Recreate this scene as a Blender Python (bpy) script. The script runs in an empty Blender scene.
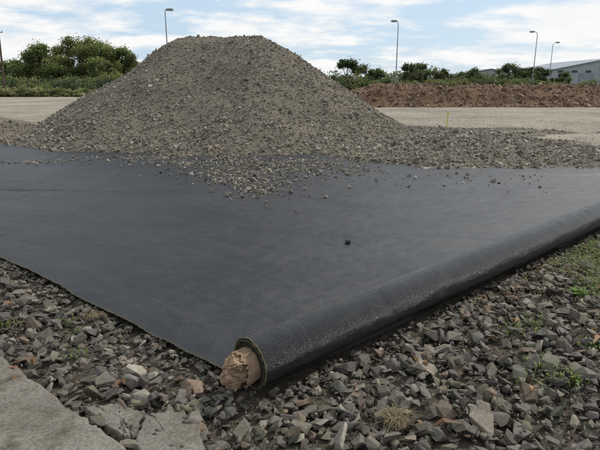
import bpy, bmesh, math, random
import numpy as np
from mathutils import Vector
random.seed(7); rng=np.random.default_rng(7)
scene=bpy.context.scene
H=1.3
# ------------------------------------------------------------ helpers
def vnoise(x,y,seed=0):
    xi=np.floor(x).astype(np.int64); yi=np.floor(y).astype(np.int64)
    xf=x-xi; yf=y-yi
    def h(a,b):
        n=(a*374761393+b*668265263+seed*1442695041)&0xFFFFFFFF
        n=((n^(n>>13))*1274126177)&0xFFFFFFFF
        n=(n^(n>>16))
        return (n&0xFFFF)/65535.0
    u=xf*xf*(3-2*xf); v=yf*yf*(3-2*yf)
    return ((h(xi,yi)*(1-u)+h(xi+1,yi)*u)*(1-v)+(h(xi,yi+1)*(1-u)+h(xi+1,yi+1)*u)*v)*2-1
def fbm(x,y,o=4,seed=0,g=.5):
    x=np.asarray(x,float); y=np.asarray(y,float)
    s=0;a=1;f=1;t=0
    for i in range(o):
        s=s+a*vnoise(x*f+i*17.3,y*f-i*9.1,seed+i); t+=a; a*=g; f*=2.03
    return s/t
def smooth(x,a,b):
    t=np.clip((x-a)/(b-a),0,1); return t*t*(3-2*t)
def link(o):
    scene.collection.objects.link(o); return o
def mesh_np(name,verts,faces,mat=None,tint=None,smooth_sh=False,parent=None,uv=None):
    verts=np.asarray(verts,np.float32); faces=np.asarray(faces,np.int32)
    k=faces.shape[1]
    me=bpy.data.meshes.new(name)
    me.vertices.add(len(verts)); me.vertices.foreach_set('co',verts.ravel())
    me.loops.add(faces.size); me.loops.foreach_set('vertex_index',faces.ravel())
    me.polygons.add(len(faces)); me.polygons.foreach_set('loop_start',np.arange(0,faces.size,k,dtype=np.int32))
    me.polygons.foreach_set('loop_total',np.full(len(faces),k,np.int32))
    me.polygons.foreach_set('use_smooth',np.full(len(faces),smooth_sh,bool))
    me.update(calc_edges=True)
    if tint is not None:
        at=me.attributes.new('tint','FLOAT_COLOR','POINT')
        c=np.ones((len(verts),4),np.float32); c[:,:3]=tint
        at.data.foreach_set('color',c.ravel())
    if uv is not None:
        l=me.uv_layers.new(name='UVMap')
        l.data.foreach_set('uv',np.asarray(uv,np.float32)[faces.ravel()].ravel())
    me.validate()
    if mat: me.materials.append(mat)
    o=link(bpy.data.objects.new(name,me))
    if parent: o.parent=parent
    return o
def grid_faces(nu,nv):
    i=np.arange(nu-1)[:,None]*nv+np.arange(nv-1)[None,:]
    i=i.ravel()
    return np.stack([i,i+nv,i+nv+1,i+1],1)
class MB:
    def __init__(s): s.v=[];s.f=[]
    def tube(s,pts,rad,n=8,caps=True):
        b=len(s.v); pts=[Vector(p) for p in pts]
        for i,p in enumerate(pts):
            d=(pts[min(i+1,len(pts)-1)]-pts[max(i-1,0)]).normalized()
            a=Vector((0,0,1)) if abs(d.z)<.9 else Vector((1,0,0))
            e1=d.cross(a).normalized(); e2=d.cross(e1)
            r=rad[i] if hasattr(rad,'__len__') else rad
            for k in range(n):
                t=2*math.pi*k/n
                s.v.append(p+e1*math.cos(t)*r+e2*math.sin(t)*r)
        for i in range(len(pts)-1):
            for k in range(n):
                s.f.append((b+i*n+k,b+i*n+(k+1)%n,b+(i+1)*n+(k+1)%n,b+(i+1)*n+k))
        if caps:
            s.f.append(tuple(b+k for k in range(n))[::-1]); s.f.append(tuple(b+(len(pts)-1)*n+k for k in range(n)))
    def box(s,c,d,rz=0):
        b=len(s.v); cx,cy,cz=c
        for z in (-.5,.5):
            for x,y in ((-.5,-.5),(.5,-.5),(.5,.5),(-.5,.5)):
                X=x*d[0];Y=y*d[1]
                s.v.append(Vector((cx+X*math.cos(rz)-Y*math.sin(rz),cy+X*math.sin(rz)+Y*math.cos(rz),cz+z*d[2])))
        for f in ((3,2,1,0),(4,5,6,7),(0,1,5,4),(1,2,6,5),(2,3,7,6),(3,0,4,7)):
            s.f.append(tuple(b+i for i in f))
    def obj(s,name,mat,parent=None,sm=False):
        me=bpy.data.meshes.new(name); me.from_pydata([tuple(v) for v in s.v],[],s.f); me.materials.append(mat)
        if sm:
            for p in me.polygons: p.use_smooth=True
        o=link(bpy.data.objects.new(name,me))
        if parent: o.parent=parent
        return o
# ------------------------------------------------------------ materials
def mat(name,rough=.8,spec=.3):
    m=bpy.data.materials.new(name); m.use_nodes=True
    nt=m.node_tree; b=nt.nodes['Principled BSDF']
    b.inputs['Roughness'].default_value=rough
    b.inputs['Specular IOR Level'].default_value=spec
    return m,nt,b
def N(nt,t,**kw):
    n=nt.nodes.new(t)
    for k,v in kw.items():
        if k in n.inputs: n.inputs[k].default_value=v
        else: setattr(n,k,v)
    return n
def noise(nt,vec,scale,detail=4,rough=.6):
    n=N(nt,'ShaderNodeTexNoise'); n.inputs['Scale'].default_value=scale; n.inputs['Detail'].default_value=detail
    n.inputs['Roughness'].default_value=rough
    if vec is not None: nt.links.new(vec,n.inputs['Vector'])
    return n.outputs['Fac']
def ramp(nt,fac,stops):
    r=N(nt,'ShaderNodeValToRGB'); e=r.color_ramp.elements
    while len(e)<len(stops): e.new(.5)
    for i,(p,c) in enumerate(stops):
        e[i].position=p; e[i].color=(c[0],c[1],c[2],1) if hasattr(c,'__len__') else (c,c,c,1)
    nt.links.new(fac,r.inputs['Fac']); return r.outputs['Color']
def mix(nt,a,b,fac,mode='MIX'):
    m=N(nt,'ShaderNodeMix'); m.data_type='RGBA'; m.blend_type=mode
    for s,v in ((m.inputs[0],fac),(m.inputs[6],a),(m.inputs[7],b)):
        if isinstance(v,(int,float)): s.default_value=v
        elif isinstance(v,tuple): s.default_value=(*v,1)
        else: nt.links.new(v,s)
    return m.outputs[2]
def math_(nt,op,a,b=0.0,c=None):
    m=N(nt,'ShaderNodeMath'); m.operation=op
    for i,v in enumerate((a,b,c)):
        if v is None: continue
        if isinstance(v,(int,float)): m.inputs[i].default_value=v
        else: nt.links.new(v,m.inputs[i])
    return m.outputs[0]
def bump(nt,b,h,strength=.5,dist=.01):
    n=N(nt,'ShaderNodeBump'); n.inputs['Strength'].default_value=strength; n.inputs['Distance'].default_value=dist
    nt.links.new(h,n.inputs['Height']); nt.links.new(n.outputs['Normal'],b.inputs['Normal'])
def pos(nt): return N(nt,'ShaderNodeNewGeometry').outputs['Position']
def simple(name,c1,c2,scale=5,rough=.8,spec=.3,bs=.3,bd=.01,metal=0):
    m,nt,b=mat(name,rough,spec); p=pos(nt)
    f=noise(nt,p,scale); nt.links.new(ramp(nt,f,[(.3,c1),(.7,c2)]),b.inputs['Base Color'])
    bump(nt,b,noise(nt,p,scale*4),bs,bd); b.inputs['Metallic'].default_value=metal
    return m
def stone_mat(name,mult=1.0,moss=0.0,grain=60,bmp=True,wet=False):
    m,nt,b=mat(name,.8,.3); p=pos(nt)
    at=N(nt,'ShaderNodeAttribute'); at.attribute_name='tint'
    f=noise(nt,p,grain,4,.7)
    g=ramp(nt,f,[(.25,.6*mult),(.75,1.35*mult)])
    c=mix(nt,at.outputs['Color'],g,1.0,'MULTIPLY')
    if wet:
        wf=ramp(nt,noise(nt,p,2.3,4,.7),[(.42,0),(.60,1)])
        c=mix(nt,c,(.58,.56,.53),wf,'MULTIPLY')
        nt.links.new(ramp(nt,wf,[(0,.82),(1,.5)]),b.inputs['Roughness'])
    if moss>0:
        geo=N(nt,'ShaderNodeNewGeometry'); sp=N(nt,'ShaderNodeSeparateXYZ'); nt.links.new(geo.outputs['Normal'],sp.inputs[0])
        mf=math_(nt,'MULTIPLY',ramp(nt,noise(nt,p,7,4),[(.52,0),(.68,1)]),math_(nt,'MAXIMUM',sp.outputs[2],0.0))
        mf=math_(nt,'MULTIPLY',mf,moss)
        c=mix(nt,c,(.10,.10,.045),mf)
    nt.links.new(c,b.inputs['Base Color'])
    if bmp: bump(nt,b,noise(nt,p,grain*1.5,4,.7),.5,.006)
    return m
M_ballast=stone_mat('ballast_stone',1.0,.5,60,True,True)
M_pile=stone_mat('rubble_stone',1.0,0,40,False)
def leaf_mat(name):
    m,nt,b=mat(name,.55,.3); at=N(nt,'ShaderNodeAttribute'); at.attribute_name='tint'
    nt.links.new(at.outputs['Color'],b.inputs['Base Color'])
    tr=N(nt,'ShaderNodeBsdfTranslucent'); nt.links.new(mix(nt,at.outputs['Color'],(1.2,1.3,.7),1.0,'MULTIPLY'),tr.inputs['Color'])
    ms=N(nt,'ShaderNodeMixShader'); ms.inputs[0].default_value=.35
    nt.links.new(b.outputs[0],ms.inputs[1]); nt.links.new(tr.outputs[0],ms.inputs[2])
    nt.links.new(ms.outputs[0],nt.nodes['Material Output'].inputs['Surface'])
    return m
M_leaf=leaf_mat('foliage_leaf')
M_bark=simple('bark',(.06,.045,.03),(.12,.09,.06),3)
M_metal=simple('galvanised_steel',(.22,.23,.24),(.32,.33,.34),2,.5,.5,.05,.002,.3)
M_green=simple('green_fence_paint',(.04,.07,.05),(.06,.09,.065),2,.6)
# woven geotextile: over/under tapes in two directions
def geo_mat(name,rough,weave_strength,P,spec):
    m,nt,b=mat(name,rough,spec)
    uv=N(nt,'ShaderNodeUVMap').outputs['UV']
    sp=N(nt,'ShaderNodeSeparateXYZ'); nt.links.new(uv,sp.inputs[0])
    a=math_(nt,'SINE',math_(nt,'MULTIPLY',sp.outputs[0],2*math.pi/P))
    c=math_(nt,'SINE',math_(nt,'MULTIPLY',sp.outputs[1],2*math.pi/(P*.8)))
    w=math_(nt,'MULTIPLY',a,c)
    nz=noise(nt,uv,150,2)
    h=math_(nt,'ADD',w,math_(nt,'MULTIPLY',nz,2.0))
    big=noise(nt,uv,1.3,5,.6); mid=noise(nt,uv,9,4,.65)
    dust=ramp(nt,math_(nt,'MULTIPLY',big,mid),[(.16,(.0065,.007,.009)),(.44,(.024,.0235,.024))])
    fr=math_(nt,'FRACT',math_(nt,'MULTIPLY',sp.outputs[0],1/.26))
    ln=math_(nt,'MULTIPLY',math_(nt,'LESS_THAN',fr,.014),.3)
    base=mix(nt,dust,(.11,.085,.055),ln)
    wv=ramp(nt,math_(nt,'ADD',math_(nt,'MULTIPLY',w,.42),nz),[(.25,(.2,.2,.2)),(.9,(2.6,2.6,2.6))])
    wv2=mix(nt,base,wv,1.0,'MULTIPLY')
    nt.links.new(wv2,b.inputs['Base Color'])
    rr=ramp(nt,mid,[(.3,rough-.06),(.7,rough+.10)])
    nt.links.new(rr,b.inputs['Roughness'])
    bump(nt,b,h,weave_strength,.0018)
    return m
M_geo=geo_mat('woven_geotextile',.42,.60,.015,.36)
M_roll=geo_mat('woven_geotextile_roll',.30,.95,.010,.48)
M_yarn=simple('straw_coloured_yarn',(.075,.066,.035),(.20,.175,.095),150,.85)
M_card=simple('brown_cardboard',(.16,.105,.065),(.28,.195,.13),35,.85,.2,.4,.004)
m,nt,b=mat('crumpled_kraft_paper',.8,.2); p=pos(nt)
c=ramp(nt,noise(nt,p,30,4),[(.3,(.19,.125,.075)),(.7,(.35,.245,.155))]); nt.links.new(c,b.inputs['Base Color']); bump(nt,b,noise(nt,p,90,4,.7),.5,.005)
M_paper=m
# ------------------------------------------------------------ frame of the roll
D=np.array([.739,.673]); P_=np.array([-.755,.655]); A=np.array([-.215,2.06])
def st2xy(s,t): return A[0]+s*D[0]+t*P_[0], A[1]+s*D[1]+t*P_[1]
def xy2st(x,y):
    dx=x-A[0]; dy=y-A[1]; det=D[0]*P_[1]-D[1]*P_[0]
    return (dx*P_[1]-dy*P_[0])/det,(D[0]*dy-D[1]*dx)/det
def Yb(x): return np.interp(x,[-14,-8,-6.4,-3.1,.2,1.9,4.3,9,14],[14,12.0,11.4,9.9,9.6,8.0,7.7,7.7,7.7])
def sheet_z(s,t):
    z=.042+.020*fbm(s*1.1,t*.7,3,5)+.007*fbm(s*3.1+t*.8,t*1.3,3,9)+.0045*fbm(s*13,t*13,3,3)
    # long straight-ish tension folds running out from the roll
    z=z+.007*fbm(s*2.6+t*.35,t*.28,3,44)
    r=1-np.abs(fbm(s*.55+t*.32+2,t*.16-s*.1,2,27)); z=z+.010*smooth(r,.90,1.0)
    return z
ns,ntt=380,560
S=np.linspace(0,8,ns)[:,None]*np.ones((1,ntt)); T=np.linspace(-.03,13,ntt)[None,:]*np.ones((ns,1))
So=S+ (1-S/8)*0.02*fbm(T*2.5,T*0+3,3,4)
X,Y=st2xy(So,T); Z=sheet_z(S,T)
Z=Z-.03*smooth(.12-T,0,.15)- .02*smooth(.10-S,0,.1)*(0.5+0.5*fbm(T*4,T*0,2,8))
F=grid_faces(ns,ntt)
vy=Y.ravel(); vx=X.ravel()
keep=(vy[F[:,0]]<Yb(vx[F[:,0]])+1.6)
mesh_np('geotextile_sheet',np.stack([vx,vy,Z.ravel()],1),F[keep],M_geo,smooth_sh=True,uv=np.stack([S.ravel(),T.ravel()],1))
# ------------------------------------------------------------ roll
R=.112; ZC=.028+R
N0=np.array([.673,-.739])
root=link(bpy.data.objects.new('geotextile_roll',None)); root.location=(0,0,0)
nu,nv=700,97
a=np.linspace(0,8,nu)[:,None]*np.ones((1,nv)); th=np.linspace(0,2*math.pi,nv)[None,:]*np.ones((nu,1))
cs=np.cos(th);sn=np.sin(th)
rr=R+.0035*fbm(a*1.3,cs*1.5+sn*2.2+5,3,11)+.0026*fbm(a*9,cs*2+sn*3+7,3,12)+.0013*fbm(a*30,cs*4+sn*5,2,13)
ofs=.006*fbm(a*.7,a*0,2,14)
bx=rr*cs+ofs; bz=rr*sn
Xr=A[0]+a*D[0]+bx*N0[0]; Yr=A[1]+a*D[1]+bx*N0[1]; Zr=ZC+bz
mesh_np('outer_wrap',np.stack([Xr.ravel(),Yr.ravel(),Zr.ravel()],1),grid_faces(nu,nv)[:,::-1],M_roll,smooth_sh=True,parent=root,uv=np.stack([a.ravel(),(th*R).ravel()],1))
m,nt,b=mat('wound_end',.75,.3)
uv=N(nt,'ShaderNodeUVMap').outputs['UV']; sp=N(nt,'ShaderNodeSeparateXYZ'); nt.links.new(uv,sp.inputs[0])
w=math_(nt,'SINE',math_(nt,'MULTIPLY',sp.outputs[0],2*math.pi/.0042))
nz=noise(nt,pos(nt),120,5)
f=math_(nt,'ADD',math_(nt,'MULTIPLY',w,.2),nz)
nt.links.new(ramp(nt,f,[(.42,(.012,.012,.011)),(.66,(.045,.04,.024)),(.86,(.16,.135,.075))]),b.inputs['Base Color'])
bump(nt,b,math_(nt,'ADD',w,nz),.8,.003)
M_end=m
nr,nv2=40,97
q=np.linspace(.05,R,nr)[:,None]*np.ones((1,nv2)); th=np.linspace(0,2*math.pi,nv2)[None,:]*np.ones((nr,1))
sp_=(q/.0085+th/(2*math.pi))%1
al=-.004*np.abs(sp_-.5)*2-.006*fbm(q*60,np.cos(th)*3+np.sin(th)*2,3,6)-.012*smooth(-q,-.075,-.05)
edge=smooth(q,.098,R); al=al*(1-edge)
rim=rr[0,:]
qq=q*(1+(rim[None,:]/R-1)*smooth(q,.09,R))
bx=qq*np.cos(th)+ofs[0,0]*1; bz=qq*np.sin(th)
mesh_np('wound_end_face',np.stack([(A[0]+al*D[0]+bx*N0[0]).ravel(),(A[1]+al*D[1]+bx*N0[1]).ravel(),(ZC+bz).ravel()],1),grid_faces(nr,nv2),M_end,smooth_sh=True,parent=root,uv=np.stack([q.ravel(),(th).ravel()],1))
def core(name,r0,L,seed,droop,jag=.25):
    nu,nv=40,140
    u=np.linspace(0,1,nu)[:,None]*np.ones((1,nv)); th=np.linspace(0,2*math.pi,nv)[None,:]*np.ones((nu,1))
    c,s=np.cos(th),np.sin(th)
    Lf=L*(1+.30*fbm(c*1.8+9,s*1.8,3,seed)+jag*fbm(c*6,s*6,3,seed+3))
    al=.06-u*(Lf+.06)
    r=r0*(1+.16*u*fbm(c*1.4+u*.6,s*1.4+3,2,seed+1)+.03*u*fbm(c*6,s*6,2,seed+8))
    bx=r*c; bz=r*s-droop*u
    o=mesh_np(name,np.stack([(A[0]+al*D[0]+bx*N0[0]).ravel(),(A[1]+al*D[1]+bx*N0[1]).ravel(),(ZC+bz).ravel()],1),grid_faces(nu,nv),M_card,smooth_sh=True,parent=root)
    md=o.modifiers.new('thick','SOLIDIFY'); md.thickness=.005; md.offset=0
core('cardboard_core',.074,.062,41,.010,.35)
# crumpled kraft paper stuffed in the tube: flat creased facets
def wad(name,cen_al,cz,rad3,seed,npl=26,n2=90):
    r=np.random.default_rng(seed)
    nu,nv=130,170
    ph=np.linspace(.001,math.pi-.001,nu)[:,None]*np.ones((1,nv)); th=np.linspace(0,2*math.pi,nv)[None,:]*np.ones((nu,1))
    d=np.stack([np.cos(ph),np.sin(ph)*np.cos(th),np.sin(ph)*np.sin(th)],-1)
    def poly(n,lo,hi):
        c=r.normal(size=(n,3)); c/=np.linalg.norm(c,axis=1)[:,None]; o=r.uniform(lo,hi,n)
        dot=np.einsum('uvk,nk->uvn',d,c); q=np.where(dot>.05,o/np.maximum(dot,.05),9)
        return q.min(axis=2)
    outer=np.minimum(poly(npl,.72,1.0),1.25)
    c=r.normal(size=(n2,3)); c/=np.linalg.norm(c,axis=1)[:,None]
    D2=np.linalg.norm(d[:,:,None,:]-c[None,None],axis=3); idx=np.argmin(D2,axis=2); dd=np.sort(D2,axis=2)
    crease=np.clip((dd[:,:,1]-dd[:,:,0])/.16,0,1)
    rr_=outer*(1-.10*(1-crease)*(r.random(n2)[idx]))
    off=r.uniform(-.09,.07,n2)
    rr_=rr_+off[idx]*crease
    fold=np.abs(fbm(d[...,0]*1.6+d[...,1]*1.1+5,d[...,2]*1.9-d[...,1],2,seed)); rr_=rr_-.20*smooth(.10-fold,0,.10)
    p=d*rr_[...,None]*np.array(rad3)
    al=cen_al-p[...,0]; bx=p[...,1]; bz=p[...,2]
    return mesh_np(name,np.stack([(A[0]+al*D[0]+bx*N0[0]).ravel(),(A[1]+al*D[1]+bx*N0[1]).ravel(),(ZC+cz+bz).ravel()],1),grid_faces(nu,nv),M_paper,smooth_sh=False,parent=root)
wad('crumpled_paper',-.045,-.008,(.070,.070,.072),5)
wad('crumpled_paper_fold',-.092,-.036,(.040,.050,.046),9,18,50)
wad('crumpled_paper_fold',-.082,.026,(.040,.052,.040),14,18,50)
def threads(name,bases,dirs,lens,w,parent=None):
    n=len(bases); up=rng.normal(size=(n,3)); side=np.cross(dirs,up); side/=np.linalg.norm(side,axis=1)[:,None]+1e-9
    bend=rng.normal(size=(n,3))*.35
    p0=bases; p1=bases+dirs*lens[:,None]*.5; p2=bases+(dirs+bend)*lens[:,None]
    v=np.stack([p0-side*w,p0+side*w,p1+side*w,p1-side*w,p2+side*w*.5,p2-side*w*.5],1).reshape(-1,3)
    k=np.arange(n)*6
    f=np.concatenate([np.stack([k,k+1,k+2,k+3],1),np.stack([k+3,k+2,k+4,k+5],1)])
    return mesh_np(name,v,f,M_yarn,parent=parent)
n=560; t=rng.uniform(0,2*math.pi,n); q=R-np.abs(rng.normal(0,.008,n)); 
b=np.stack([A[0]+q*np.cos(t)*N0[0],A[1]+q*np.cos(t)*N0[1],ZC+q*np.sin(t)],1); b[:,:2]+=D*rng.uniform(-.004,.006,n)[:,None]
d=np.stack([-D[0]*np.ones(n)*.6+np.cos(t)*N0[0]*.35,-D[1]*np.ones(n)*.6+np.cos(t)*N0[1]*.35,np.sin(t)*.35],1)+rng.normal(size=(n,3))*.45
d/=np.linalg.norm(d,axis=1)[:,None]
threads('frayed_yarn_end',b,d,rng.uniform(.003,.011,n),.0008,root)
rim=MB()
for j,(rr_,off) in enumerate(((R+.001,-.003),(R-.011,-.006))):
    pts=[]
    for k in range(121):
        t=2*math.pi*k/120; q=rr_+.0015*math.sin(t*9+j)+random.uniform(-.001,.001); al=off+random.uniform(-.002,.002)
        pts.append((A[0]+al*D[0]+q*math.cos(t)*N0[0],A[1]+al*D[1]+q*math.cos(t)*N0[1],ZC+q*math.sin(t)))
    rim.tube(pts,.0021 if j==0 else .0012,5)
rim.obj('selvedge_yarn_rings',M_yarn,root,True)
tt=np.arange(.02,9,.012); so=0.02*fbm(tt*2.5,tt*0+3,3,4)
ex,ey=st2xy(so-.002,tt); ez=sheet_z(tt*0,tt)-.02*(0.5+0.5*fbm(tt*4,tt*0,2,8))*1+.001
sel=MB(); sel.tube([(ex[i]+random.uniform(-.003,.003),ey[i]+random.uniform(-.003,.003),ez[i]+random.uniform(-.001,.002)) for i in range(len(tt))],.0016,5)
eo=sel.obj('selvedge_yarn',M_yarn,None,True)
n=2600; ti=rng.uniform(0.02,8,n); so=0.02*fbm(ti*2.5,ti*0+3,3,4); bx,by=st2xy(so,ti)
bz=sheet_z(ti*0,ti)-.02*(0.5+0.5*fbm(ti*4,ti*0,2,8))+.001
d=np.stack([-D[0]+rng.normal(0,.6,n),-D[1]+rng.normal(0,.6,n),rng.normal(0,.3,n)],1); d/=np.linalg.norm(d,axis=1)[:,None]
fo=threads('frayed_threads',np.stack([bx,by,bz],1),d,rng.uniform(.003,.013,n),.0008)
sh=bpy.data.objects['geotextile_sheet']; eo.parent=sh; fo.parent=sh
# ------------------------------------------------------------ stones
def stone_variant(npts,seed,bev,flat=(.28,.62)):
    r=np.random.default_rng(seed); bm=bmesh.new()
    sc=np.array([1,r.uniform(.45,.9),r.uniform(*flat)])
    p=r.normal(size=(npts,3)); p/=np.linalg.norm(p,axis=1)[:,None]; p*=r.uniform(.8,1.1,(npts,1))
    p=np.sign(p)*np.abs(p)**.7*sc
    for c in p: bm.verts.new(c)
    res=bmesh.ops.convex_hull(bm,input=bm.verts)
    bmesh.ops.delete(bm,geom=[e for e in res['geom_interior'] if isinstance(e,bmesh.types.BMVert)],context='VERTS')
    if bev>0:
        bmesh.ops.dissolve_limit(bm,angle_limit=math.radians(16),verts=bm.verts,edges=bm.edges)
        bmesh.ops.bevel(bm,geom=list(bm.edges),offset=bev,segments=1,affect='EDGES',clamp_overlap=True)
    bmesh.ops.triangulate(bm,faces=bm.faces)
    bm.normal_update(); bm.verts.ensure_lookup_table()
    bm.verts.index_update()
    v=np.array([x.co[:] for x in bm.verts]); f=np.array([[x.index for x in g.verts] for g in bm.faces]); bm.free()
    return v*.5,f
V_big=[stone_variant(9+i%6,100+i,.03) for i in range(22)]
V_small=[stone_variant(9+i%3,300+i,0,(.5,.8)) for i in range(10)]
def rotm(n,tilt):
    az=rng.uniform(0,2*math.pi,n); ax=rng.normal(0,tilt,n); ay=rng.normal(0,tilt,n)
    cz,sz=np.cos(az),np.sin(az); cx,sx=np.cos(ax),np.sin(ax); cy,sy=np.cos(ay),np.sin(ay)
    Rz=np.zeros((n,3,3)); Rz[:,0,0]=cz;Rz[:,0,1]=-sz;Rz[:,1,0]=sz;Rz[:,1,1]=cz;Rz[:,2,2]=1
    Rx=np.zeros((n,3,3)); Rx[:,0,0]=1;Rx[:,1,1]=cx;Rx[:,1,2]=-sx;Rx[:,2,1]=sx;Rx[:,2,2]=cx
    Ry=np.zeros((n,3,3)); Ry[:,1,1]=1;Ry[:,0,0]=cy;Ry[:,0,2]=sy;Ry[:,2,0]=-sy;Ry[:,2,2]=cy
    return Rx@Ry@Rz
def stones(name,P,size,variants,mt,palette,pw,tilt=.6,parent=None):
    n=len(P); vi=rng.integers(0,len(variants),n); Rm=rotm(n,tilt)
    pal=np.array(palette); ci=rng.choice(len(pal),n,p=np.array(pw)/sum(pw))
    col=pal[ci]*rng.uniform(.65,1.35,(n,1))*(1+rng.normal(0,.012,(n,3)))
    VV=[];FF=[];CC=[];off=0
    for k,(v,f) in enumerate(variants):
        idx=np.where(vi==k)[0]
        if not len(idx): continue
        w=np.einsum('nij,vj->nvi',Rm[idx],v)*size[idx][:,None,None]+P[idx][:,None,:]
        ff=f[None]+(np.arange(len(idx))*len(v))[:,None,None]+off
        VV.append(w.reshape(-1,3)); FF.append(ff.reshape(-1,3)); CC.append(np.repeat(col[idx],len(v),0)); off+=len(idx)*len(v)
    return mesh_np(name,np.concatenate(VV),np.concatenate(FF),mt,tint=np.clip(np.concatenate(CC),.01,.9),parent=parent)
SL0=np.array([-1.456,2.318]); SLd=np.array([.777,-.629]); SLn=np.array([.629,.777])
def slab_side(x,y): return (x-SL0[0])*SLn[0]+(y-SL0[1])*SLn[1]
n=66000
x=rng.uniform(-5.0,8.5,n); y=rng.uniform(1.0,7.6,n)
s,t=xy2st(x,y)
ok=((s<.012)|(t<-.07))&(slab_side(x,y)>.01)&(y<7.6)
ok&=~((s>-.20)&(s<.02)&(np.abs(t)<.12)&(rng.random(n)<.6))
x=x[ok];y=y[ok];s=s[ok];t=t[ok]; n=len(x)
size=np.clip(rng.lognormal(math.log(.054),.38,n),.022,.13)
z=size*.12+rng.uniform(-.018,.026,n)+.012*fbm(x*2,y*2,3,2)
under=((s>-.035)&(t>-.02))|((t>-.17)&(s>-.16))
z=np.where(under,np.minimum(z,.012),z); size=np.where(under,np.minimum(size,.055),size)
BP=[(.125,.110,.091),(.165,.147,.120),(.094,.085,.073),(.235,.205,.162),(.155,.112,.080),(.122,.106,.092),(.122,.115,.08),(.29,.262,.215)]
PWB=[28,20,20,8,8,8,7,2.5]
stones('ballast_gravel',np.stack([x,y,z],1),size,V_big,M_ballast,BP,PWB,.42)
n=26000; x=rng.uniform(-2.5,4.5,n); y=rng.uniform(1.2,5.2,n); s,t=xy2st(x,y)
ok=((s<0)|(t<-.1))&(slab_side(x,y)>0); x=x[ok];y=y[ok]; size=rng.uniform(.008,.024,len(x))
stones('gravel_fines',np.stack([x,y,rng.uniform(0,.028,len(x))],1),size,V_small,M_ballast,BP,PWB)
# ------------------------------------------------------------ rubble pile
def pile_h(x,y):
    ax,ay,bx_,by_=-3.0,14.4,-1.15,14.1
    wx=x+.35*fbm(x*.35,y*.35,3,61); wy=y+.5*fbm(x*.4+7,y*.4,3,62)
    dx=bx_-ax; dy=by_-ay; u=np.clip(((wx-ax)*dx+(wy-ay)*dy)/(dx*dx+dy*dy),0,1)
    ex=wx-(ax+u*dx); ey=wy-(ay+u*dy)
    d=np.hypot(ex,ey*1.0)
    hh=2.62-.64*d+.035*np.clip(d-2,0,9)**2*1.0
    hh=np.where(d>4.6,np.minimum(hh,2.62-.64*4.6+.035*2.6**2-(d-4.6)*.25),hh)
    hh=2.50-np.log1p(np.exp((2.50-hh)*7))/7+.10*0
    hh=hh+.09*fbm(x*.9,y*.9,4,63)*smooth(hh,-.1,.6)+.03*fbm(x*5,y*5,3,64)
    e=y-Yb(x)+.75*fbm(x*.8,y*.8,4,65)
    end=1-smooth(y,16,19)*1
    lay=-.08+.17*smooth(e,-.35,.9)*end+.10*smooth(e,.2,2.2)*fbm(x*.6,y*.6,3,66)*end
    lay=lay-.10*smooth(x,4,7)*smooth(y,9.4,11.5)
    tail=.30*np.exp(-((x-3.3)/1.9)**2-((y-10.2-.05*x)/1.0)**2)+.06*np.exp(-((x-7.5)/3)**2-((y-9.0)/.8)**2)
    left=.55*np.exp(-((x+11.5)/2.2)**2-((y-17.5)/1.6)**2)+.28*np.exp(-((x+8.3)/1.6)**2-((y-14.2)/1.3)**2)
    lay=lay+tail+left
    lay=np.where(y>16.5,lay-.15*smooth(y,16.5,18.5)*(left<.1),lay)
    m=np.maximum(hh,lay); return m+.03*np.exp(-np.abs(hh-lay)*6)
gx=np.arange(-17,15,.07); gy=np.arange(6.6,22,.07)
GX,GY=np.meshgrid(gx,gy,indexing='ij'); GZ=pile_h(GX,GY)+.014*fbm(GX*14,GY*14,2,67)
m,nt,b=mat('rubble_fines',.95,.15); p=pos(nt)
f1=noise(nt,p,1.1,4); f2=noise(nt,p,26,4,.75)
c=ramp(nt,f2,[(.28,(.085,.073,.055)),(.5,(.188,.164,.126)),(.72,(.295,.262,.208))])
c=mix(nt,c,ramp(nt,f1,[(.3,.78),(.7,1.15)]),1.0,'MULTIPLY')
nt.links.new(c,b.inputs['Base Color']); bump(nt,b,noise(nt,p,30,4,.75),1.0,.04)
M_fines=m
pile=mesh_np('gravel_pile',np.stack([GX.ravel(),GY.ravel(),GZ.ravel()],1),grid_faces(len(gx),len(gy)),M_fines,smooth_sh=True)
PP=[(.205,.180,.142),(.26,.231,.185),(.165,.145,.113),(.32,.285,.23),(.21,.168,.117),(.137,.121,.098)]
PW=[32,24,22,6,8,8]
n=150000
x=rng.uniform(-13,10.5,n); y=rng.uniform(6.9,16.2,n); z=pile_h(x,y)
ok=(z>.005)&((z>.05)|(rng.random(n)<.45))
ok&=(z>sheet_z(*xy2st(x,y))-.03)
ok&=(rng.random(n)<.72+.5*fbm(x*.7,y*.7,3,70))
x=x[ok];y=y[ok];z=z[ok]
size=np.clip(rng.lognormal(math.log(.037),.46,len(x)),.014,.13)
foot=smooth(1.2-z,0,1.2); size*=(.95+.25*foot)
stones('pile_stones',np.stack([x,y,z+size*.08],1),size,V_small,M_pile,PP,PW,.9,parent=pile)
blobs=[(-4.4,8.9,.8,.3,45),(-3.3,9.2,1.2,.35,100),(-2.0,8.7,.9,.4,120),(-1.2,7.9,.8,.5,220),(-.7,7.2,.45,.6,300),(-.55,6.6,.25,.45,100),
 (-.1,8.3,.9,.6,400),(.5,7.9,.6,.5,120),(-.3,6.2,.5,.5,25),(1.6,7.3,1.5,.6,25),(-.6,8.9,1.2,.5,480),(-2.0,9.5,1.4,.3,220),(3,6.9,2,.7,14)]
X_=[];Y_=[]
for cx,cy,sx,sy,k in blobs:
    X_.append(rng.normal(cx,sx*.6,k*3)); Y_.append(rng.normal(cy,sy*.55,k*3))
x=np.concatenate(X_+[np.array([.62,.3,-.05])]); y=np.concatenate(Y_+[np.array([6.6,6.0,5.3])])
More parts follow.
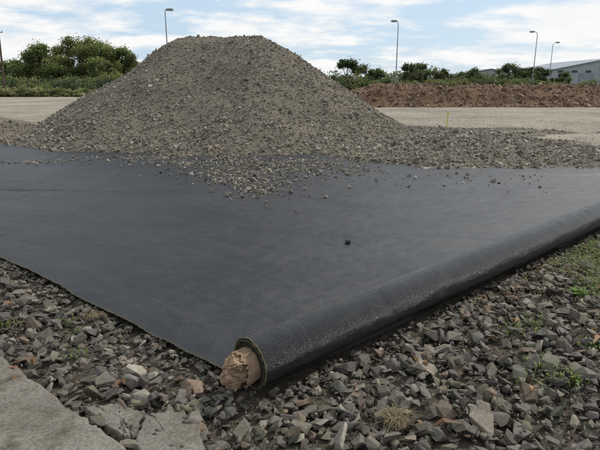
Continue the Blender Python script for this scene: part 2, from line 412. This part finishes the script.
s,t=xy2st(x,y); ok=(s>.1)&(t>.2)&((rng.random(len(x))<.72+.9*fbm(x*2.2,y*2.2,3,78))|(np.arange(len(x))>len(x)-4)); x=x[ok];y=y[ok];s=s[ok];t=t[ok]
size=np.clip(rng.lognormal(math.log(.027),.5,len(x)),.01,.085)
size[-3:]=.06
stones('spilled_gravel',np.stack([x,y,sheet_z(s,t)+size*.2],1),size,V_small,M_pile,PP,PW,.6)
k=stone_variant(14,5,.07); Mdark=simple('dark_stone',(.02,.02,.02),(.05,.05,.05),30)
xx,yy=.40,4.16
o=mesh_np('dark_stone',k[0]*.075+np.array([xx,yy,.062]),k[1],Mdark)
# ------------------------------------------------------------ ground
m,nt,b=mat('ground_soil',.95,.15); p=pos(nt)
c=ramp(nt,noise(nt,p,30,5,.7),[(.3,(.04,.034,.026)),(.7,(.11,.092,.07))])
sp=N(nt,'ShaderNodeSeparateXYZ'); nt.links.new(p,sp.inputs[0])
gr=ramp(nt,noise(nt,p,.35,5,.7),[(.3,(.07,.09,.032)),(.7,(.15,.145,.065))])
far=math_(nt,'GREATER_THAN',sp.outputs[1],30.0)
nt.links.new(mix(nt,c,gr,far),b.inputs['Base Color']); bump(nt,b,noise(nt,p,40,4,.7),.8,.02)
g=np.array([-2000,-400,-100,-40,-20,-10,-5,0,5,10,20,40,100,400,2000.]); gxx,gyy=np.meshgrid(g,g+200,indexing='ij')
mesh_np('ground',np.stack([gxx.ravel(),gyy.ravel(),np.full(gxx.size,-.012)],1),grid_faces(15,15),m)
m,nt,b=mat('yard_gravel',.95,.15); p=pos(nt)
f2=noise(nt,p,22,5,.75); f1=noise(nt,p,.22,4,.6); f3=noise(nt,p,1.7,4,.6)
c=ramp(nt,f2,[(.3,(.21,.188,.152)),(.55,(.34,.309,.256)),(.75,(.46,.423,.357))])
c=mix(nt,c,ramp(nt,f1,[(.35,(.72,.71,.68)),(.65,(1.15,1.12,1.06))]),1.0,'MULTIPLY')
c=mix(nt,c,ramp(nt,f3,[(.3,.8),(.7,1.1)]),1.0,'MULTIPLY')
nt.links.new(c,b.inputs['Base Color']); bump(nt,b,noise(nt,p,25,4,.7),1.0,.04)
M_yard=m
gx=np.linspace(-62,62,200); gy=np.linspace(9.3,60,130); GX,GY=np.meshgrid(gx,gy,indexing='ij')
GZ=-.004+.009*smooth(GY,12.5,13.2)+.06*np.clip(fbm(GX*.15,GY*.2,3,81),-.05,1)*smooth(GY,13,15)
yf=grid_faces(200,130)
mesh_np('gravel_yard',np.stack([GX.ravel(),GY.ravel(),GZ.ravel()],1),yf,M_yard,smooth_sh=True)
n=14000; x=rng.uniform(-20,24,n); y=9.6+ (rng.random(n)**1.8)*18
ok=pile_h(x,y)<.02; x=x[ok];y=y[ok]
stones('yard_stones',np.stack([x,y,.008+0*x],1),rng.uniform(.015,.055,len(x)),V_small,M_pile,[(.33,.30,.25),(.26,.236,.195),(.40,.367,.31)],[3,3,2])
# ------------------------------------------------------------ soil bund
m,nt,b=mat('brown_soil',.95,.1); p=pos(nt)
f2=noise(nt,p,5,6,.75); f1=noise(nt,p,.4,4)
c=ramp(nt,f2,[(.3,(.085,.052,.034)),(.5,(.18,.115,.075)),(.72,(.30,.213,.145))])
c=mix(nt,c,ramp(nt,f1,[(.35,(.8,.87,.87)),(.65,(1.2,1.12,1.05))]),1.0,'MULTIPLY')
nt.links.new(c,b.inputs['Base Color']); bump(nt,b,noise(nt,p,7,5,.8),1.0,.15)
def bund_h(x,y):
    w=y+.8*fbm(x*.25,y*0,3,90)
    prof=smooth(w,32.2,35.2)*(1-smooth(w,40,43))
    endx=smooth(x,1.0,5.5)
    hh=(1.20+.22*fbm(x*.22,y*.2,3,91)+.28*fbm(x*.9,y*.9,4,92))*prof*endx
    return hh+.20*fbm(x*2.2,y*2.2,4,93)*smooth(hh,.02,.5)-.03
gx=np.arange(0,62,.14); gy=np.arange(31,44,.14); GX,GY=np.meshgrid(gx,gy,indexing='ij')
bund=mesh_np('soil_mound',np.stack([GX.ravel(),GY.ravel(),bund_h(GX,GY).ravel()],1),grid_faces(len(gx),len(gy)),m,smooth_sh=False)
n=9000; x=rng.uniform(2,45,n); y=rng.uniform(31.8,38,n); z=bund_h(x,y); ok=z>-.02; x=x[ok];y=y[ok];z=z[ok]
M_clod=stone_mat('soil_clod',1.0,0,9)
stones('soil_clods',np.stack([x,y,z],1),np.clip(rng.lognormal(math.log(.14),.5,len(x)),.05,.55),V_small,M_clod,[(.18,.118,.078),(.27,.193,.125),(.12,.075,.049)],[5,2,3],.8,parent=bund)
# ------------------------------------------------------------ vegetation
def leaves(centres,radii,nper,lsize,cols,seed):
    r=np.random.default_rng(seed); Vs=[];Cs=[]
    for (c,rd,k) in zip(centres,radii,nper):
        d=r.normal(size=(k,3)); d/=np.linalg.norm(d,axis=1)[:,None]
        q=d*(r.random((k,1))**.45)*rd; q*=1+.25*r.normal(size=(k,1))
        p=np.array(c)+q
        a=r.normal(size=(k,3)); a/=np.linalg.norm(a,axis=1)[:,None]; b=np.cross(a,r.normal(size=(k,3))); b/=np.linalg.norm(b,axis=1)[:,None]
        s=lsize*r.uniform(.5,1.4,(k,1))
        Vs.append(np.stack([p-a*s,p+b*s*.6,p+a*s,p-b*s*.6],1).reshape(-1,3))
        base=np.array(cols[r.integers(len(cols))])*r.uniform(.8,1.25)
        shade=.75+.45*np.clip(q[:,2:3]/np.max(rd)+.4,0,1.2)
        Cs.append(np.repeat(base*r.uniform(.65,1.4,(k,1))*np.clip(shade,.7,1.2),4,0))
    V=np.concatenate(Vs); C=np.concatenate(Cs); F=np.arange(len(V)).reshape(-1,4)
    return V,F,C
GC=[(.125,.15,.055),(.10,.13,.05),(.16,.175,.065),(.14,.145,.06)]
def tree(name,x,y,h,w,seed,lsize=.16,dens=260,cols=GC,low=.12,nc=26):
    r=random.Random(seed); root=link(bpy.data.objects.new(name,None)); 
    mb=MB(); mb.tube([(x,y,-.05),(x+.05*h*r.uniform(-1,1),y,h*.3),(x+.06*h*r.uniform(-1,1),y,h*.75)],[.03*h,.022*h,.006*h],7)
    C=[];Rr=[];K=[]
    for i in range(nc):
        u=r.random(); zz=h*(low+(1-low)*.93*u); ww=w*.5*math.sqrt(max(.05,1-((u-.42)/.62)**2))*r.uniform(.3,1)
        an=r.uniform(0,6.28); cx=x+ww*math.cos(an); cy=y+ww*math.sin(an)*.8; rd=w*r.uniform(.08,.19)
        zz=min(zz,h-rd*.6)
        C.append((cx,cy,zz)); Rr.append(rd*np.array([1,1,.9])); K.append(int(dens*r.uniform(.6,1.3)))
        if i%2==0: mb.tube([(x,y,zz*.55),((x+cx)/2,(y+cy)/2,zz*.8),(cx,cy,zz)],[.012*h,.008*h,.003*h],5)
    mb.obj('trunk_and_limbs',M_bark,root)
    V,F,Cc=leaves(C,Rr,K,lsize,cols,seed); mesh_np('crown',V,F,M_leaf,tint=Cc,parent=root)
for i,(x,y,h,w) in enumerate([(-38.5,78,5.6,6),(-35,77,6.6,7),(-31.5,79,7.9,7.5),(-28.3,77,7.6,6.5),(-25.3,78,6.6,5.5),(-42,79,4.6,6),(-33,75,5,6),(-27,74.5,4.6,5.5),(-23.5,78,4.6,4.5)]):
    tree('bushy_tree',x,y,h,w,10+i,.12,560,low=.03,nc=42)
tree('tree',8.7,104,6.5,5.8,40,.16,420,cols=[(.05,.07,.03),(.07,.09,.04)],low=.1,nc=26)
DC=[(.07,.09,.04),(.095,.11,.05),(.085,.09,.05),(.055,.075,.035)]
for i,(u,h,y) in enumerate([(13.6,5.2,110),(15.5,4.4,112),(-14.5,5.2,110),(22.5,5.4,114),(25.5,5.6,118),(30,4.4,116),(45,5.8,118),(48,4.8,116),(36.5,4.4,118),(41,5.2,132),(53,5.0,122),(58,4.2,122)]):
    tree('tree',u,y,h,h*1.05,60+i,.16,330,cols=DC,low=.05,nc=26)
def hedge(name,x0,x1,y0,y1,h0,h1,n,ls,seed,k=110,cols=GC):
    r=random.Random(seed); C=[];Rr=[];K=[]
    for i in range(n):
        x=r.uniform(x0,x1); hh=r.uniform(h0,h1)*(.75+.35*float(fbm(np.array([x*.12]),np.array([seed*1.0]),3,seed)[0])+.1)
        for zf in (.25,.75):
            rd=hh*r.uniform(.22,.38)
            C.append((x+r.uniform(-.5,.5),r.uniform(y0,y1),max(hh*zf,rd*.5))); Rr.append(np.array([rd*1.4,rd*1.2,rd])); K.append(k)
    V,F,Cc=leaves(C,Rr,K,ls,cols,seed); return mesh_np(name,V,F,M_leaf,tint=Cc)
hedge('distant_trees',-140,60,135,160,3.4,5.6,240,.3,201,150,[(.10,.12,.08),(.12,.135,.09),(.11,.12,.08)])
hedge('scrub_vegetation',2,75,92,104,1.4,3.2,240,.15,202,170,[(.09,.115,.05),(.13,.14,.06),(.09,.10,.045),(.16,.15,.08)])
hedge('scrub_vegetation',-60,-10,66,71,1.4,2.8,260,.11,203,210,[(.14,.155,.06),(.10,.125,.05),(.17,.165,.075)])
hedge('long_grass',-60,-8,60.5,63.6,.5,1.3,330,.1,204,110,[(.18,.19,.085),(.14,.155,.065),(.24,.225,.12)])
# ------------------------------------------------------------ fence, posts, poles
f=MB(); yy=64
x=-62
while x<-16:
    f.box((x,yy,1.0),(.05,.02,2.0)); x+=.25
for i in range(17): f.box((-62+i*2.75,yy+.06,1.05),(.09,.09,2.1))
for zz in (.45,1.7): f.box((-39,yy+.03,zz),(46,.04,.05))
f.obj('palisade_fence',M_green)
def lamp(x,y,h,arm,dirx):
    root=link(bpy.data.objects.new('street_lamp',None)); mb=MB()
    mb.tube([(x,y,0),(x,y,1.2),(x,y,1.25),(x,y,h*.96)],[.12,.12,.09,.06],8)
    mb.tube([(x,y,h*.95),(x+dirx*arm*.3,y,h*.985),(x+dirx*arm,y,h)],[.055,.05,.045],8)
    mb.obj('column_and_arm',M_metal,root)
    hd=MB(); hd.tube([(x+dirx*arm*.9,y,h),(x+dirx*(arm*.9+.2),y,h+.02),(x+dirx*(arm*.9+.7),y,h+.01),(x+dirx*(arm*.9+.95),y,h-.02)],[.07,.15,.17,.06],8)
    hd.obj('lantern_head',M_metal,root)
lamp(-15.95,67,9.9,.1,1)
lamp(13.95,80,10.05,.15,-1)
lamp(40.2,95,10.0,.5,-1)
lamp(53.0,117,9.9,.5,1)
mb=MB(); mb.tube([(-33.5,62,0),(-33.25,62,7.5)],[.14,.09],8); mb.box((-33.25,61.9,6.9),(.9,.08,.08)); 
for k in (-.4,0,.4): mb.tube([(-33.25+k,61.9,6.94),(-33.25+k,61.9,7.1)],[.03,.04],6)
mb.obj('utility_pole',M_bark)
M_yel=simple('yellow_paint',(.5,.4,.06),(.6,.48,.08),20)
mb=MB(); mb.tube([(4.62,16.9,0),(4.62,16.9,.3),(4.63,16.9,.46)],[.014,.014,.011],7); mb.box((4.63,16.9,.43),(.045,.035,.07),.3)
mb.obj('survey_stake',M_yel)
mb=MB(); mb.tube([(45.6,84,0),(45.6,84,6.3)],[.16,.12],10); mb.box((45.6,84,6.35),(.5,.3,.12)); mb.box((45.6,83.8,1.2),(.4,.25,.8))
mb.obj('steel_mast',M_metal)
# ------------------------------------------------------------ industrial sheds
M_clad=simple('grey_cladding',(.30,.32,.34),(.36,.38,.40),.5,.5)
M_white=simple('white_cladding',(.6,.6,.58),(.7,.7,.68),.5,.5)
M_roof=simple('grey_roof_sheet',(.20,.225,.25),(.27,.29,.32),.4,.5)
M_dark=simple('dark_opening',(.03,.035,.04),(.05,.055,.06),1,.3,.5)
def shed(x0,x1,y0,y1,eh,rh,wall=M_clad,dw=4,dh=4.4,nw=8):
    root=link(bpy.data.objects.new('industrial_shed',None))
    xm=(x0+x1)/2
    me=bpy.data.meshes.new('walls')
    v=[(x0,y0,0),(x1,y0,0),(x1,y0,eh),(xm,y0,rh),(x0,y0,eh),(x0,y1,0),(x1,y1,0),(x1,y1,eh),(xm,y1,rh),(x0,y1,eh)]
    me.from_pydata(v,[],[(0,1,2,3,4),(6,5,9,8,7),(0,4,9,5),(1,6,7,2)]); me.materials.append(wall)
    o=link(bpy.data.objects.new('walls',me)); o.parent=root
    me=bpy.data.meshes.new('roof'); e=.4
    sl=(rh-eh)/(xm-x0)
    v=[(x0-e,y0-e,eh-e*sl+.05),(xm,y0-e,rh+.05),(x1+e,y0-e,eh-e*sl+.05),(x0-e,y1+e,eh-e*sl+.05),(xm,y1+e,rh+.05),(x1+e,y1+e,eh-e*sl+.05)]
    me.from_pydata(v,[],[(0,1,4,3),(1,2,5,4)]); me.materials.append(M_roof); o=link(bpy.data.objects.new('roof',me)); o.parent=root
    md=o.modifiers.new('t','SOLIDIFY'); md.thickness=.2
    b=MB(); b.box((x0+(x1-x0)*.3,y0-.05,dh/2),(dw,.1,dh)); b.box((x0+(x1-x0)*.7,y0-.05,dh/2),(dw,.1,dh)); b.obj('roller_doors',M_roof,root)
    w=MB()
    for i in range(nw): w.box((x0+(i+.5)*(x1-x0)/nw,y0-.04,eh-.6),((x1-x0)/nw*.4,.08,.6))
    for i in range(nw): w.box((x0-.04,y0+(i+.5)*(y1-y0)/nw,eh-.6),(.08,(y1-y0)/nw*.4,.6))
    w.obj('windows',M_dark,root)
    r=MB()
    for i in range(int((x1-x0)/.8)): r.box((x0+.4+i*.8,y0-.02,(eh-1.0)/2),(.08,.04,eh-1.0))
    r.obj('cladding_ribs',wall,root)
shed(68,98,148,182,5.4,8.3)
shed(53,66,172,190,5.0,6.2)
shed(-52,-44.3,88,98,2.5,3.4,M_white,1.6,2.0,4)
# ------------------------------------------------------------ concrete
m,nt,b=mat('weathered_concrete',.9,.2); p=pos(nt)
f=noise(nt,p,4,6,.65); f2=noise(nt,p,90,4,.7)
c=ramp(nt,f,[(.3,(.115,.10,.08)),(.5,(.18,.162,.134)),(.7,(.245,.224,.19))])
c=mix(nt,c,ramp(nt,f2,[(.3,.55),(.7,1.35)]),1.0,'MULTIPLY')
c=mix(nt,c,(.05,.05,.028),ramp(nt,noise(nt,p,6,5,.7),[(.50,0),(.68,.8)]))
nt.links.new(c,b.inputs['Base Color']); bump(nt,b,math_(nt,'ADD',noise(nt,p,120,4,.7),math_(nt,'MULTIPLY',f,2.0)),.8,.007)
M_conc=m
def slab(name,u0,u1,w0,w1,top,seed,rough=.006,thick=.12,res=.012):
    nu=int((u1-u0)/res)+1; nw=int((w1-w0)/res)+1
    U,W=np.meshgrid(np.linspace(u0,u1,nu),np.linspace(w0,w1,nw),indexing='ij')
    ed=np.minimum(np.minimum(U-u0,u1-U),np.minimum(W-w0,w1-W))
    ed2=ed+.012*fbm(U*25,W*25,3,seed)
    Zt=top+.004*fbm(U*8,W*8,4,seed)-thick*(1-smooth(ed2,-.002,.012))
    jj=rough*fbm(U*9,W*9,3,seed+1)
    Xs=SL0[0]+U*SLd[0]+(W)*SLn[0]+jj*SLn[0]; Ys=SL0[1]+U*SLd[1]+W*SLn[1]+jj*SLn[1]
    return mesh_np(name,np.stack([Xs.ravel(),Ys.ravel(),Zt.ravel()],1),grid_faces(nu,nw),M_conc,smooth_sh=True)
slab('concrete_kerb',-1.65,.30,-.50,-.004,.062,31)
slab('concrete_kerb',.306,1.9,-.50,-.006,.058,32)
def chunk(name,pts,top,seed):
    bm=bmesh.new()
    r=random.Random(seed); P=[]
    for i in range(len(pts)):
        a=Vector(pts[i]+(0,)); b_=Vector(pts[(i+1)%len(pts)]+(0,))
        for k in range(10):
            q=a.lerp(b_,k/10); P.append(q+Vector((r.uniform(-.008,.008),r.uniform(-.008,.008),0)))
    cen=sum(P,Vector())/len(P); rings=[]
    rs=[(1.05,-.06),(1.02,top*.5),(1.0,top-.008)]+[(f_,top) for f_ in (.96,.9,.82,.72,.62,.5,.38,.26,.14,.05)]
    for sc,z in rs:
        row=[]
        for q in P:
            w_=cen+(q-cen)*sc
            dz=float(fbm(np.array([w_.x*9]),np.array([w_.y*9]),4,seed)[0])*.016 if sc<=1 else 0
            row.append(bm.verts.new(w_+Vector((0,0,z+dz))))
        rings.append(row)
    for i in range(len(rings)-1):
        for k in range(len(P)):
            bm.faces.new((rings[i][k],rings[i][(k+1)%len(P)],rings[i+1][(k+1)%len(P)],rings[i+1][k]))
    bm.faces.new(rings[-1])
    bmesh.ops.recalc_face_normals(bm,faces=bm.faces)
    me=bpy.data.meshes.new(name); bm.to_mesh(me); bm.free(); me.materials.append(M_conc)
    for p in me.polygons: p.use_smooth=True
    link(bpy.data.objects.new(name,me))
chunk('broken_concrete',[(-.88,1.90),(-.76,1.93),(-.63,1.86),(-.62,1.72),(-.66,1.70)],.040,1)
chunk('broken_concrete',[(-.61,1.84),(-.50,1.86),(-.39,1.77),(-.34,1.62),(-.50,1.53),(-.60,1.66)],.046,2)
# ------------------------------------------------------------ weeds, straw, leaf
def blades(name,spots,n,h,w,cols,seed,lean=.5,z0=.02,mt=None):
    r=np.random.default_rng(seed); B=[];HH=[]
    for (cx,cy,rx,ry,nn,hh) in spots:
        B.append(np.stack([r.normal(cx,rx,nn),r.normal(cy,ry,nn),np.full(nn,z0)],1)); HH.append(np.full(nn,hh))
    b=np.concatenate(B); hh=np.concatenate(HH)
    s,t=xy2st(b[:,0],b[:,1]); ok=((t<-.16)|(s<-.03)); b=b[ok]; hh=hh[ok]; n=len(b)
    az=r.uniform(0,6.28,n); L=hh*r.uniform(.5,1.3,n); ln=lean*r.uniform(.3,1.5,n)
    d=np.stack([np.cos(az),np.sin(az),0*az],1); sd=np.stack([-np.sin(az),np.cos(az),0*az],1)*w
    up=np.array([0,0,1.])
    p1=b+d*(L*ln*.3)[:,None]+up*(L*.6)[:,None]; p2=b+d*(L*ln)[:,None]+up*(L*np.clip(1-ln*.35,.2,1))[:,None]
    v=np.stack([b-sd*.6,b+sd*.6,p1+sd,p1-sd,p2+sd*.12,p2-sd*.12],1).reshape(-1,3); k=np.arange(n)*6
    f=np.concatenate([np.stack([k,k+1,k+2,k+3],1),np.stack([k+3,k+2,k+4,k+5],1)])
    c=np.array(cols)[r.integers(0,len(cols),n)]*r.uniform(.6,1.4,(n,1))
    return mesh_np(name,v,f,mt or M_leaf,tint=np.repeat(c,6,0))
WG=[(.11,.165,.04),(.15,.20,.055),(.09,.13,.035),(.18,.18,.07)]
rr2=random.Random(3)
spots=[(2.15,3.68,.18,.11,800,.05),(2.6,3.98,.26,.15,1300,.055),(1.98,3.3,.07,.05,190,.05),(2.3,3.25,.09,.06,200,.05),(3.2,4.4,.35,.2,1200,.055),(2.45,3.5,.25,.12,620,.04)]
for i in range(40):
    x=rr2.uniform(.9,3.4); y=x*.9+rr2.uniform(.5,1.6)-.0
    spots.append((x,y,.04,.03,rr2.randint(12,55),.04))
for i in range(9):
    spots.append((rr2.uniform(-2.0,-.5),rr2.uniform(2.1,3.0),.03,.03,rr2.randint(8,22),.03))
blades('weed_patch',spots,0,0,.004,WG,400,.9)
blades('broadleaf_weeds',[(x,y,.02,.02,34,.06) for x,y in [(2.2,3.55),(2.05,3.33),(2.35,3.3),(2.55,3.75),(2.5,3.35),(1.75,3.1)]],0,0,.008,[(.12,.20,.04),(.15,.23,.06)],450,.8)
ST=[(.30,.24,.14),(.22,.17,.10),(.16,.12,.07)]
blades('straw_tuft',[(.37,1.80,.024,.018,420,.032)],0,0,.0011,ST,500,1.7,.045)
blades('straw_tuft',[(-1.15,2.75,.03,.02,160,.025)],0,0,.0012,ST,501,1.6,.04)
lf=[(-1.03,2.9,.05,.03,10,.04)]+[(rr2.uniform(-.2,2.6),rr2.uniform(1.7,3.2),.02,.02,2,.034) for i in range(38)]+[(rr2.uniform(-2,-.5),rr2.uniform(2.0,3.0),.02,.02,2,.034) for i in range(12)]
blades('dead_leaf_litter',lf,0,0,.013,[(.21,.11,.06),(.26,.15,.08),(.15,.09,.05)],502,1.8,.05)
blades('dry_grass',[(2.2,3.6,.5,.3,1300,.05),(1.5,3.0,.4,.25,400,.035)],0,0,.0015,ST,503,1.4,.03)
# ------------------------------------------------------------ light
el=math.radians(47); sx,sy=.78,.63
az=math.atan2(sx,sy)
w=bpy.data.worlds.new('World'); scene.world=w; w.use_nodes=True; nt=w.node_tree
bg=nt.nodes['Background']; bg.inputs['Strength'].default_value=.13
sky=nt.nodes.new('ShaderNodeTexSky'); sky.sky_type='NISHITA'; sky.sun_disc=False; sky.sun_elevation=el; sky.sun_rotation=az%(2*math.pi)
sky.air_density=1.0; sky.dust_density=1.0
tc=nt.nodes.new('ShaderNodeTexCoord'); sp=N(nt,'ShaderNodeSeparateXYZ'); nt.links.new(tc.outputs['Generated'],sp.inputs[0])
zz=math_(nt,'ADD',math_(nt,'MAXIMUM',sp.outputs[2],0.0),.17)
cx=math_(nt,'DIVIDE',sp.outputs[0],zz); cy=math_(nt,'DIVIDE',sp.outputs[1],zz)
cb=N(nt,'ShaderNodeCombineXYZ'); nt.links.new(cx,cb.inputs[0]); nt.links.new(math_(nt,'MULTIPLY',cy,1.2),cb.inputs[1])
n1=noise(nt,cb.outputs[0],.8,6,.55)
n2=noise(nt,cb.outputs[0],2.4,6,.6)
fm=math_(nt,'ADD',n1,math_(nt,'MULTIPLY',math_(nt,'SUBTRACT',n2,.5),.5))
cov=ramp(nt,fm,[(.43,.0),(.56,1.0)])
cc=ramp(nt,n2,[(.3,(.90,.92,.94)),(.6,(1.0,1.0,.99))])
cs=N(nt,'ShaderNodeVectorMath'); cs.operation='SCALE'; nt.links.new(cc,cs.inputs[0]); cs.inputs[3].default_value=7.5
haze=mix(nt,sky.outputs[0],(4.3,5.5,6.8),.8)
nt.links.new(mix(nt,haze,cs.outputs[0],cov),bg.inputs['Color'])
sd=bpy.data.lights.new('sun','SUN'); sd.energy=3.2; sd.angle=math.radians(1.5); sd.color=(1,.95,.87)
so=link(bpy.data.objects.new('sun',sd))
dirv=Vector((math.sin(az)*math.cos(el),math.cos(az)*math.cos(el),math.sin(el)))
so.rotation_euler=dirv.to_track_quat('Z','Y').to_euler()
# ------------------------------------------------------------ camera
cd=bpy.data.cameras.new('camera'); cd.sensor_width=36; cd.lens=36*530/600; cd.clip_end=5000; cd.clip_start=.05
co=link(bpy.data.objects.new('camera',cd)); co.location=(0,0,H); co.rotation_euler=(math.radians(90-14.8),0,0)
scene.camera=co
scene.view_settings.view_transform='Standard'; scene.view_settings.look='None'; scene.view_settings.exposure=0
